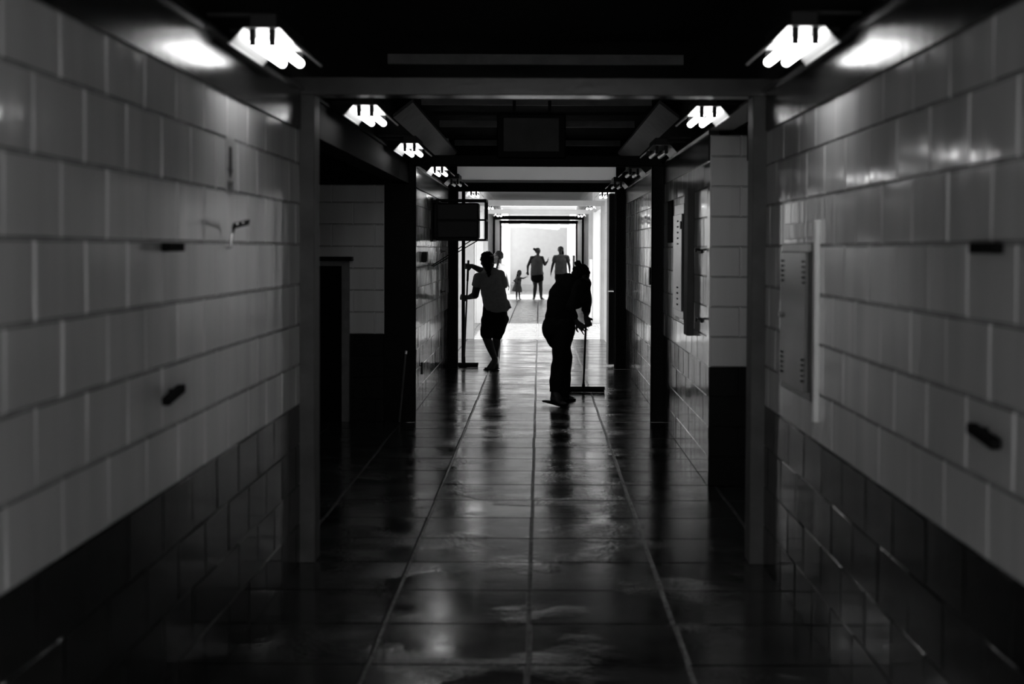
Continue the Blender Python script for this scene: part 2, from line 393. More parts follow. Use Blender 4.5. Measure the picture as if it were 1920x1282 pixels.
# single transverse tube in front of the far wall
c = P(1012, 425, 49.0)
t = thing('tube_lamp', (0, 49, c.z), 'single glowing fluorescent tube hung crosswise in front of the far white wall', 'light fitting')
MB().tube([(-.60, 49, c.z + .05), (.60, 49, c.z - .05)], .045, 14).build('tube', 'tube_on', t)
MB().box((-.68, 48.98, c.z + .10), (.68, 49.06, c.z + .15)).build('batten', 'frame_white', t)
MB().box((-.66, 48.99, c.z + .02), (-.62, 49.03, c.z + .10)).build('lampholder', 'frame_white', t)
MB().box((.62, 48.99, c.z - .08), (.66, 49.03, c.z + .10)).build('lampholder', 'frame_white', t)
MB().box((-1.2, 49.0, c.z + .15), (1.13, 49.06, c.z + .20)).build('support_bar', 'frame_white', t)

# ---------------------------------------------------------------- things on the near right wall
def cab_slots(mb, x, y0, z0, n, w=.05, h=.008, g=.022):
    for k in range(n): mb.box((x, y0, z0 + k * g), (x - .004, y0 + w, z0 + k * g + h))
t = thing('electrical_panel', (XR, 6.4, 1.28), 'flat metal electrical panel with louvre slots on the near right wall', 'electrical panel')
MB().box((XR - .003, 6.0, .955), (XR - .018, 6.74, 1.61)).build('surround', 'frame_grey', t, bevel=.004)
dr = MB().box((XR - .018, 6.05, .99), (XR - .032, 6.69, 1.575)).build('door', 'panel', t, bevel=.006)
for y0, z0 in ((6.08, 1.44), (6.60, 1.44), (6.08, 1.03), (6.60, 1.03)):
    sl = MB(); cab_slots(sl, XR - .0315, y0, z0, 5); sl.build('louvre_slots', 'hole', dr)
MB().tube([(XR - .03, 6.64, 1.29), (XR - .045, 6.64, 1.29)], .012).build('latch', 'chrome', dr)
MB().box((XR - .003, 6.0, 1.63), (XR - .008, 6.74, 1.70)).build('blanking_strip', 'wall_light', t, bevel=.003)
o = MB().box((XR, 5.905, .885), (XR - .022, 5.945, 1.70)).build('cable_duct', 'conduit_light', origin=(XR, 5.92, .885), bevel=.003)
tag(o, 'slim white upright cable duct beside the near right panel', 'cable duct')
# second panel deeper in
t = thing('electrical_panel', (XR, 11.7, 1.49), 'narrow upright electrical panel on the right wall beyond the pillar', 'electrical panel')
MB().box((XR - .003, 11.3, 1.04), (XR - .022, 12.1, 1.94)).build('surround', 'frame_grey', t, bevel=.004)
dr = MB().box((XR - .022, 11.35, 1.10), (XR - .034, 12.05, 1.86)).build('door', 'panel', t, bevel=.005)
sl = MB(); cab_slots(sl, XR - .0335, 11.62, 1.62, 5, w=.08, h=.012, g=.045); sl.build('louvre_slots', 'hole', dr); sl = MB(); cab_slots(sl, XR - .0335, 11.62, 1.14, 4, w=.08, h=.012, g=.045)
sl.build('louvre_slots', 'hole', dr)
MB().box((XR - .034, 11.36, 1.74), (XR - .042, 11.40, 1.80)).build('latch', 'black', dr)
o = MB().box((XR, 10.72, .95), (XR - .05, 10.98, 2.03)).build('cable_duct', 'conduit_dark', origin=(XR, 10.85, .95), bevel=.004)
tag(o, 'wide dark grey cable duct running up the right wall beside the narrow panel', 'cable duct')
o = MB().box((XR, 12.42, 1.64), (XR - .012, 12.86, 2.0)).build('wall_recess_box', 'hole', origin=(XR, 12.6, 1.64), bevel=.003)
tag(o, 'tall black open switch niche beside the dark post on the right', 'switch niche')
# broken clips on that wall
for z, y, lb in ((1.57, 10.25, 'upper small broken metal clip on the right wall beside the grey duct'), (1.09, 10.2, 'lower small bent metal clip on the right wall beside the grey duct')):
    t = thing('wall_clip', (XR, y, z), lb, 'wall clip', 'broken clips beside the duct')
    MB().box((XR, y - .06, z - .015), (XR - .012, y + .10, z + .015)).build('plate', 'black', t, bevel=.003)
    MB().tube([(XR - .01, y, z + .01), (XR - .04, y - .02, z + .012), (XR - .045, y - .06, z + .0)], .008).build('hook', 'frame_grey', t)
def bracket(x, y, z, s, tilt, lb, group='black bar pads on the near block walls'):
    t = thing('wall_bracket', (x, y, z), lb, 'wall bracket', group)
    MB().tube([(x, y + .085, z), (x - s * .03, y + .085, z)], .011).build('stem', 'frame_dark', t)
    k = tilt; i, o_ = x - s * .022, x - s * .050
    m = MB(); h = .0135
    m.prism([(y - .10, z - h - k), (y + .10, z - h + k), (y + .10, z + h + k), (y - .10, z + h - k)], 'x', min(i, o_), max(i, o_))
    m.build('rubber_pad', 'rubber', t, bevel=.005)
bracket(XL, 4.66, 1.582, -1, 0, 'upper black bar pad on the near left wall')
bracket(XL, 4.66, 1.112, -1, .012, 'lower black bar pad on the near left wall')
bracket(XR, 3.60, 1.587, 1, 0, 'upper black bar pad on the near right wall')
bracket(XR, 3.60, 1.125, 1, .008, 'lower black bar pad on the near right wall')
# hook with black grip below the faded sticker
y = 5.62; z = 1.67
t = thing('wall_hook', (XL, y, z), 'small chrome wall hook with a black grip under the faded sticker', 'wall hook')
MB().tube([(XL, y, z - .09), (XL + .018, y, z - .085), (XL + .022, y, z - .04), (XL + .03, y, z - .005)], .006).build('chrome_arm', 'chrome', t, smooth=True)
MB().prism([(XL + .022, z - .018), (XL + .085, z - .002), (XL + .09, z + .020), (XL + .028, z + .006)], 'y', y - .012, y + .012).build('grip', 'black', t, bevel=.003)
for k in (0, 1):
    MB().tube([(XL + .045 + k*.022, y - .0125, z + .002 + k*.006), (XL + .045 + k*.022, y - .0135, z + .002 + k*.006)], .003).build('rivet', 'chrome', t)
y = 5.68
t = thing('sticker', (XL, y, 1.9), 'faded upright sticker with a dark downward arrow on the left wall', 'sticker')
MB().box((XL, y - .07, 1.795), (XL + .003, y + .07, 2.01)).build('backing', 'sticker', t)
a = MB().box((XL + .003, y - .022, 1.885), (XL + .005, y + .022, 1.97))
a.prism([(y - .04, 1.885), (y + .04, 1.885), (y, 1.850)], 'x', XL + .003, XL + .005)
a.build('arrow', 'black', t)
MB().box((XL + .003, y - .045, 1.800), (XL + .0045, y + .045, 1.835)).build('small_square', 'frame_grey', t)

# ---------------------------------------------------------------- things further along
# hanging dark box over the second frame
t = thing('vent_box', (-.04, 13.36, 2.44), 'dark rectangular box standing on the second dark cross beam in the middle', 'vent box')
MB().box((-.39, 13.25, 2.40), (.23, 13.395, 2.80)).build('casing', 'ceil_dark' if False else 'frame_dark', t, bevel=.01)
MB().box((-.33, 13.243, 2.46), (.17, 13.25, 2.76)).build('front_panel', 'conduit_dark', t, bevel=.004)
MB().box((-.25, 13.28, 2.80), (-.22, 13.31, 2.92)).box((.07, 13.28, 2.80), (.10, 13.31, 2.92)).build('hanger', 'frame_dark', t)
# television cage on an arm
x0, x1, ya, yb, za, zb = -1.14, -.602, 16.25, 16.75, 1.68, 2.12
t = thing('television_cage', (-1.2, 16.5, 1.68), 'dark metal cage holding a television, fixed high on the left wall', 'television cage')
f = MB(); w = .022
for xx in (x0, x1):
    for yy in (ya, yb): f.box((xx - w/2, yy - w/2, za), (xx + w/2, yy + w/2, zb))
for zz in (za, zb):
    for yy in (ya, yb): f.box((x0, yy - w/2, zz - w/2), (x1, yy + w/2, zz + w/2))
    for xx in (x0, x1): f.box((xx - w/2, ya, zz - w/2), (xx + w/2, yb, zz + w/2))
for yy in (ya,): f.box((x0, yy - w/2, 1.89), (x1, yy + w/2, 1.91))
f.box((x1 - w/2, ya, 1.89), (x1 + w/2, yb, 1.91))
f.build('cage_frame', 'frame_dark', t)
MB().box((x0 - .045, ya + .03, za + .012), (x1 - .075, yb - .10, zb - .03)).build('television', 'black', t, bevel=.02)
MB().box((x0 + .07, yb - .10, za + .06), (x1 - .10, yb - .095, zb - .08)).build('screen', 'screen', t)
MB().box((-1.2, ya + .05, zb - .06), (x0 + .02, ya + .11, zb)).box((-1.2, ya + .05, za), (x0 + .02, ya + .11, za + .06)).box((-1.2, ya, za - .02), (-1.185, yb, zb + .02)).build('wall_mount', 'frame_dark', t)
MB().tube([(XL, 16.3, 1.39), (-.76, 16.3, 1.675)], .006).tube([(XL, 16.55, 1.38), (-.70, 16.55, 1.675)], .006).build('brace', 'frame_dark', t)
# junction box
t = thing('junction_box', (XL, 15.1, 1.5), 'small square black junction box on the left wall below the television cage', 'junction box')
MB().box((XL, 14.95, 1.44), (XL + .045, 15.18, 1.55)).build('casing', 'black', t, bevel=.006)
MB().box((XL + .045, 14.97, 1.45), (XL + .05, 15.16, 1.54)).build('cover', 'frame_dark', t)
for (y, z, lb) in ((17.9, 1.55, 'upper small metal fitting on the left wall before the third frame'), (17.9, 1.06, 'lower small metal fitting on the left wall before the third frame')):
    t = thing('wall_fitting', (XL, y, z), lb, 'wall fitting', 'small fittings on the left wall')
    MB().box((XL, y - .05, z - .02), (XL + .01, y + .05, z + .02)).build('plate', 'frame_dark', t)
    MB().tube([(XL + .01, y, z), (XL + .05, y, z), (XL + .05, y, z + .03)], .007).build('peg', 'frame_dark', t)
o = MB().box((XL, 14.9, .30), (XL + .012, 15.02, .42)).build('socket_plate', 'frame_dark', origin=(XL, 14.96, .3), bevel=.003); tag(o, 'small dark plate low on the left wall near the floor', 'socket plate')
o = MB().box((XR, 14.9, 1.22), (XR - .014, 15.0, 1.40)).build('socket_plate', 'frame_dark', origin=(XR, 14.95, 1.22), bevel=.003); tag(o, 'thin dark plate on the right wall past the black post', 'socket plate')
# pole by the third frame
t = thing('steel_pole', (-1.02, 19.62, 0), 'thin black steel pole from floor to beam behind the television cage', 'pole')
MB().tube([(-1.02, 19.62, .01), (-1.02, 19.62, 2.93)], .024, 14).build('shaft', 'frame_dark', t, smooth=False)
MB().box((-1.07, 19.57, 0), (-.97, 19.67, .012)).build('base_plate', 'frame_dark', t, bevel=.003)
# folded dark gate leaf on the right of the third frame
t = thing('gate_leaf', (.95, 19.6, 0), 'dark folded gate leaf standing open at the right of the third frame', 'gate')
MB().box((.915, 19.42, .03), (.985, 20.0, 2.32)).build('leaf', 'door_dark', t, bevel=.004)
MB().box((.988, 19.43, .03), (1.03, 19.98, 2.32)).build('leaf', 'door_dark', t, bevel=.004)
MB().box((.905, 19.40, 1.02), (.98, 19.425, 1.035)).build('bolt', 'chrome', t)
MB().box((.91, 19.405, .03), (1.03, 19.425, .055)).build('kick_strip', 'chrome', t)
MB().box((.985, 19.44, 0), (.988, 19.9, .03)).build('foot', 'door_dark', t)
# stick leaning by the left post
a = Vector((-1.265, 13.24, .012)); b = Vector((-1.222, 13.385, .615))
t = thing('short_stick', a, 'short thin stick leaning upright against the dark left post', 'stick')
MB().tube([a, b], .009).build('shaft', 'wood_pole', t)
MB().tube([b, b + (b-a).normalized()*.03], .016).build('chrome_cap', 'chrome', t)
# added white strips: sunlight on wall edges, made as painted upright pieces
for (px, d, z, lb) in ((1107.5, 31.2, 1.36, 'nearer white strip painted as a sunlit edge at the right of the bright passage'), (1076, 43.3, 1.40, 'farther white strip painted as a sunlit edge at the right of the bright passage')):
    x = (px - VX) * d / F; q = .03 if d < 35 else .035
    o = MB().box((x - q, d - .02, 0), (x + q, d + .02, z)).build('sunlit_edge', 'frame_white', origin=(x, d, 0), bevel=.01)
    tag(o, lb, 'painted sunlit edge', 'painted sunlit edges')

# ---------------------------------------------------------------- figures
def seg(mb, p0, p1, r0, r1=None, wide=None, flat=False, n=20, rings=10):
    """tapered limb from p0 to p1. r = radius or (across 'wide', other); closed surface with round or flat ends"""
    p0 = Vector(p0); p1 = Vector(p1); r1 = r0 if r1 is None else r1
    ra = r0 if isinstance(r0, tuple) else (r0, r0); rb = r1 if isinstance(r1, tuple) else (r1, r1)
    ax = p1 - p0; L = ax.length
    ax = ax / L if L > 1e-6 else Vector((0,0,1))
    w = Vector(wide) if wide is not None else (Vector((1,0,0)) if abs(ax.x) < .9 else Vector((0,1,0)))
    w = (w - ax * w.dot(ax)).normalized(); q = ax.cross(w)
    st = []
    if not flat:
        m0 = min(ra); m1 = min(rb)
        for i in range(1, 6):
            t = math.pi/2 * i / 6; st.append((-m0 * math.cos(t), ra[0]*math.sin(t), ra[1]*math.sin(t)))
    for i in range(rings + 1):
        t = i / rings; st.append((t * L, ra[0]*(1-t)+rb[0]*t, ra[1]*(1-t)+rb[1]*t))
    if not flat:
        for i in range(5, 0, -1):
            t = math.pi/2 * i / 6; st.append((L + m1 * math.cos(t), rb[0]*math.sin(t), rb[1]*math.sin(t)))
    vs = []
    for (h, a, b) in st:
        for k in range(n):
            t = 2*math.pi*k/n; vs.append(p0 + ax*h + w*(a*math.cos(t)) + q*(b*math.sin(t)))
    fs = []
    for i in range(len(st)-1):
        for k in range(n): fs.append((i*n+k, i*n+(k+1) % n, (i+1)*n+(k+1) % n, (i+1)*n+k))
    fs.append(tuple(range(n))[::-1]); fs.append(tuple((len(st)-1)*n+k for k in range(n)))
    mb.add(vs, fs)
def chain(mb, pts, rad, wide=None, flat=False):
    for i in range(len(pts)-1): seg(mb, pts[i], pts[i+1], rad[i], rad[i+1], wide, flat)
def ell(mb, c, r, axes=None, n=20):
    c = Vector(c); A = axes or (Vector((1,0,0)), Vector((0,1,0)), Vector((0,0,1)))
    vs = []; fs = []; m = 12
    for i in range(1, m):
        t = math.pi*i/m
        for k in range(n):
            u = 2*math.pi*k/n
            vs.append(c + A[0]*(r[0]*math.sin(t)*math.cos(u)) + A[1]*(r[1]*math.sin(t)*math.sin(u)) + A[2]*(r[2]*math.cos(t)))
    for i in range(m-2):
        for k in range(n): fs.append((i*n+k, i*n+(k+1) % n, (i+1)*n+(k+1) % n, (i+1)*n+k))
    fs.append(tuple(range(n))[::-1]); fs.append(tuple((m-2)*n+k for k in range(n)))
    mb.add(vs, fs)
def frame_of(f, up=Vector((0,0,1))):
    f = Vector(f).normalized(); r = f.cross(up).normalized(); u = r.cross(f).normalized(); return r, f, u
def fuse(mb, name, m, parent, vox, smooth=3, disp=0.0, dsc=20.0):
    o = mb.build(name, m, parent)
    rm = o.modifiers.new('fuse', 'REMESH'); rm.mode = 'VOXEL'; rm.voxel_size = vox
    if smooth:
        sm = o.modifiers.new('soft', 'SMOOTH'); sm.factor = .5; sm.iterations = smooth
    dg = bpy.context.evaluated_depsgraph_get()
    me = bpy.data.meshes.new_from_object(o.evaluated_get(dg)); me.name = name
    o.modifiers.clear(); o.data = me
    if not me.materials: me.materials.append(M[m])
    if disp:
        for v in me.vertices:
            v.co += v.normal * (noise.noise(v.co * dsc) * disp)
    for p in me.polygons: p.use_smooth = True
    return o
def hand(mb, wr, dirn, nrm, side, curl=30, s=1.0, spread=4, flen=1.0):
    """wrist, finger direction, palm side normal (fingers curl towards it), side = +1/-1 which edge carries the thumb"""
    d = Vector(dirn).normalized(); nn = Vector(nrm); nn = (nn - d*nn.dot(d)).normalized(); e = d.cross(nn).normalized() * side
    seg(mb, wr - d*.01*s, Vector(wr) + d*.075*s, (.026*s, .016*s), (.040*s, .014*s), wide=e)
    for k, (off, ln) in enumerate(((-.030, .86), (-.010, 1.0), (.011, .95), (.031, .76))):   # index .. little; thumb edge is -e
        base = Vector(wr) + d*.078*s + e*off*s
        a = R(spread) * (k - 1.5); dd = (d*math.cos(a) + e*math.sin(a)).normalized()
        p = base; cu = R(curl * .5 + k*4)
        for j, (l, r0, r1) in enumerate(((.036, .0088, .0080), (.024, .0080, .0074), (.018, .0074, .0064))):
            v = dd*math.cos(cu) + nn*math.sin(cu); qn = p + v * l * ln * s * flen
            seg(mb, p, qn, r0*s, r1*s, n=10, rings=3); p = qn; cu += R(curl)
    b = Vector(wr) + d*.022*s - e*.026*s
    v1 = (d*.6 - e*.75 + nn*.30).normalized(); p1 = b + v1*.036*s
    v2 = (d*.75 - e*.25 + nn*(.3 + curl/60)).normalized(); p2 = p1 + v2*.030*s; v3 = (d*.7 + nn*(.4 + curl/45)).normalized(); p3 = p2 + v3*.022*s
    seg(mb, b, p1, .013*s, .0105*s, n=10, rings=3); seg(mb, p1, p2, .0105*s, .0095*s, n=10, rings=3); seg(mb, p2, p3, .0095*s, .008*s, n=10, rings=3)
def head(mb, c, f, s=1.0, up=Vector((0,0,1))):
    """c centre of the skull, f the way the face looks"""
    r, f, u = frame_of(f, up); c = Vector(c)
    ell(mb, c + u*.018*s - f*.008*s, (.074*s, .092*s, .088*s), (r, f, u))
    seg(mb, c + f*.030*s - u*.015*s, c + f*.042*s - u*.088*s, (.058*s, .050*s), (.034*s, .034*s), wide=r)   # face to chin
    seg(mb, c + f*.086*s + u*.010*s, c + f*.103*s - u*.032*s, (.009*s, .009*s), (.015*s, .012*s), wide=r)   # nose
    seg(mb, c + f*.080*s + u*.024*s - r*.045*s, c + f*.080*s + u*.024*s + r*.045*s, .010*s)                    # brow
    for q in (-1, 1):
        ell(mb, c + f*.076*s + u*.006*s + r*q*.030*s, (.013*s, .010*s, .008*s), (r, f, u))                       # eyes
        ell(mb, c + r*q*.078*s - u*.008*s - f*.004*s, (.010*s, .020*s, .030*s), (r, f, u))                       # ears
        ell(mb, c + f*.055*s - u*.030*s + r*q*.034*s, (.024*s, .026*s, .024*s), (r, f, u))                       # cheeks
    seg(mb, c + f*.083*s - u*.056*s - r*.020*s, c + f*.083*s - u*.056*s + r*.020*s, (.006*s, .008*s))          # lips
    seg(mb, c + f*.080*s - u*.067*s - r*.015*s, c + f*.080*s - u*.067*s + r*.015*s, (.007*s, .009*s))
def foot(mb, ank, heel, toe, s=1.0, toes=True):
    ank, heel, toe = Vector(ank), Vector(heel), Vector(toe)
    f = (toe - heel).normalized(); r = f.cross(Vector((0,0,1))).normalized()
    seg(mb, ank, heel + f*.025*s, .036*s, .030*s)
    seg(mb, ank + f*.01, heel*.35 + toe*.65 , (.032*s, .030*s), (.042*s, .020*s), wide=r)
    seg(mb, heel + f*.03*s, toe - f*.045*s, (.030*s, .026*s), (.042*s, .017*s), wide=r)
    for k in range(5):
        o_ = (-.032 + .016*k)*s
        b = toe - f*.045*s + r*o_; seg(mb, b, b + f*(.042 - .004*abs(k - 1))*s, (.0125 if k == 0 else .0095)*s, (.011 if k == 0 else .008)*s, n=10, rings=2)

def squeegee(name, p_head, p_top, width, lb, dirx=Vector((1,0,0)), grip=0.0):
    """rubber blade floor squeegee with a long pole"""
    ph = Vector(p_head); pt = Vector(p_top)
    t = thing(name, (ph.x, ph.y, 0), lb, 'squeegee')
    y = ph.y
    m = MB(); m.prism([(y - .022, .028), (y + .022, .028), (y + .014, .062), (y - .014, .062)], 'x', ph.x - width/2, ph.x + width/2)
    m.build('head_bar', 'black', t, bevel=.004)
    MB().box((ph.x - width/2 + .005, y - .012, .001), (ph.x + width/2 - .005, y - .004, .03)).box((ph.x - width/2 + .005, y + .004, .001), (ph.x + width/2 - .005, y + .012, .03)).build('rubber_blade', 'rubber', t)
    s0 = Vector((ph.x, y, .055)); dr = (pt - s0).normalized()
    MB().tube([s0, s0 + dr*.09], [.020, .015], 14).build('socket', 'black', t)
    MB().tube([s0 + dr*.05, pt], .0115, 12).build('pole', 'wood_pole', t)
    if grip: MB().tube([pt - dr*grip, pt + dr*.008], .0145, 12).build('grip', 'rubber', t)
    return t

# ---- woman on the right, bent over her squeegee
def woman_right():
    D = 15.0
    Q = lambda px, py, d=D: P(px, py, d)
    root = thing('person', (Q(1050, 750).x, 15.0, 0), 'woman in dark long trousers bent forward over a floor squeegee', 'person')
    f = Vector((.80, .50, 0)).normalized(); side = Vector((.53, -.85, 0)).normalized()    # faces right and away; her right side is nearer
    hip = Q(1050, 612); waist = Q(1050, 586); chest = Q(1056.5, 554); up_ = Q(1067, 532); neck = Q(1079, 521); hd = Q(1089.5, 517.5)
    hn, hf = hip + side*.085, hip - side*.085
    kn, kf = Q(1050.5, 672, 14.93), Q(1060, 669, 15.15)
    an, af = Q(1040.5, 733, 14.90), Q(1057, 737, 15.22)
    heel_n, toe_n = Q(1036, 750, 14.92), Q(1060, 763.5, 14.66)
    heel_f, toe_f = Q(1053, 745.5, 15.16), Q(1074, 744, 15.34)
    heel_f.z = .03; toe_f.z = .02; toe_n.z = .022
    sn, sf = up_ + side*.15 + Vector((.03, 0, -.01)), up_ - side*.12 + Vector((.075, 0, -.03))
    en, wn = Q(1070, 577, 14.74), Q(1082, 604, 14.80)          # near arm, hand open over the pole
    ef, wf = Q(1101.5, 568, 15.10), Q(1099.5, 594, 14.93)      # far arm straight down to the pole
    sf = Q(1098, 532, 15.12)
    pole_top = Q(1099.5, 603, 14.98)
    # body
    b = MB()
    seg(b, hip - Vector((0,0,.02)), waist, (.150, .125), (.130, .110), wide=side)
    seg(b, waist, chest, (.130, .110), (.145, .115), wide=side)
    seg(b, chest, up_, (.145, .115), (.130, .085), wide=side)
    seg(b, sn, sf, .052, .050)
    seg(b, up_, neck, .065, .052); seg(b, neck, hd - Vector((.015,0,.02)), .050, .048)
    hf_dir = (f + Vector((.1, 0, -1.0))).normalized()
    head(b, hd, hf_dir, 1.0, up=Vector((.75, .45, .6)))
    chain(b, [hn, kn, an], [.088, .058, .036]); chain(b, [hf, kf, af], [.088, .058, .036])
    foot(b, an, heel_n + Vector((0,0,.012)), toe_n + Vector((0,0,.008))); foot(b, af, heel_f + Vector((0,0,.012)), toe_f + Vector((0,0,.008)))
    chain(b, [sn, en, wn], [.046, .036, .024]); chain(b, [sf, ef, wf], [.046, .036, .025])
    hand(b, wn, Vector((.80, .12, -.70)), Vector((.1, .9, -.2)), 1, curl=12, spread=9)
    hand(b, wf + Vector((-.0, -.035, -.002)), Vector((.30, .25, -.9)), Vector((-.2, .95, .1)), -1, curl=58, spread=2)
    fuse(b, 'body', 'skin', root, .0065)
    # hair with a small bun
    hb = MB(); hr, hff, hu = frame_of(hf_dir, Vector((.75, .45, .6)))
    ell(hb, hd + hu*.030 - hff*.022, (.083, .092, .088), (hr, hff, hu)); ell(hb, hd - hff*.045 - hu*.01, (.075, .060, .075), (hr, hff, hu))
    bun = Q(1084, 494); ell(hb, bun, (.036, .036, .034)); seg(hb, bun, hd - hff*.02, .026, .04)
    for k in range(9):
        a = Q(1076 - random.uniform(0, 4), 501 + k*2.2); ell(hb, a + Vector((.01, random.uniform(-.05, .05), 0)), (.016, .016, .012))
    fuse(hb, 'hair', 'hair', root, .006, 1, disp=.012, dsc=45)
    # top
    t = MB()
    seg(t, waist - Vector((.005, 0, .045)), chest, (.150, .142), (.165, .150), wide=side)
    seg(t, chest, up_, (.165, .150), (.150, .110), wide=side)
    seg(t, sn, sf, .066, .062); seg(t, up_, neck - Vector((.02,0,.02)), .085, .065)
    ell(t, Q(1078, 562, 15.0), (.105, .12, .095))
    seg(t, sn, en, .060, .050); seg(t, en, en*.25 + wn*.75, .050, .036, flat=True); seg(t, sn, sn + Vector((0,0,.001)), .064)
    seg(t, sf, ef, .056, .045); seg(t, ef, ef*.2 + wf*.8, .045, .036, flat=True)
    fuse(t, 'dark_top', 'cloth_black', root, .008, 3, disp=.010, dsc=14)
    # trousers
    t = MB()
    seg(t, waist + Vector((0,0,.01)), hip - Vector((0,0,.03)), (.145, .128), (.172, .158), wide=side)
    seg(t, hip, hip - Vector((0,0,.10)), (.172, .158), (.160, .140), wide=side)
    ell(t, Q(1037, 615), (.115, .15, .15))
    chain(t, [hn, kn], [.118, .080]); seg(t, kn, an + Vector((.008,0,-.02)), .080, .066, flat=True); seg(t, kn, kn*.5+an*.5, .080, .072)
    chain(t, [hf, kf], [.115, .080]); seg(t, kf, af + Vector((-.005,0,-.03)), .080, .072, flat=True); seg(t, kf, kf*.5+af*.5, .080, .074)
    fuse(t, 'long_trousers', 'cloth_black', root, .008, 3, disp=.012, dsc=10)
    # flip-flops
    def flip(h_, t_, lift=0.0):
        m = MB(); d = (t_ - h_); d.z = d.z; L = d.length; d.normalize(); r = d.cross(Vector((0,0,1))).normalized(); u = r.cross(d)
        vs = []; fs = []; K = 14
        prof = [(0, .024), (.06, .032), (.3, .032), (.5, .034), (.75, .045), (.92, .040), (1, .020)]
        top = []; 
        for (q, w_) in prof: top.append(h_ + d*(q*L) - r*w_)
        for (q, w_) in reversed(prof): top.append(h_ + d*(q*L) + r*w_)
        nn_ = len(top); vs = [p for p in top] + [p - u*.016 for p in top]
        fs = [tuple(range(nn_)), tuple(range(nn_, 2*nn_))[::-1]] + [(i, (i+1) % nn_, nn_+(i+1) % nn_, nn_+i) for i in range(nn_)]
        m.add(vs, fs); o = m.build('flip_flop', 'rubber', root, bevel=.003)
        c_ = h_ + d*(.72*L); MB().tube([c_ + u*.018, h_ + d*(.45*L) - r*.036 + u*.03, h_ + d*(.38*L) - r*.034], .005, 8).tube([c_ + u*.018, h_ + d*(.45*L) + r*.036 + u*.03, h_ + d*(.38*L) + r*.034], .005, 8).build('strap', 'rubber', o)
    hz = Q(1021, 750.5, 14.95); tz = toe_n + (toe_n - heel_n).normalized()*.02; tz.z = .018
    flip(hz + Vector((0,0,0)), tz)
    flip(heel_f - (toe_f - heel_f).normalized()*.03 + Vector((0,0,-.012)), toe_f + Vector((.02,.01,-.003)))
    squeegee('floor_squeegee', Q(1095, 733.5, 16.2), pole_top + Vector((0,0,.03)), .475, 'wide black floor squeegee held by the bent woman on the right')
woman_right()

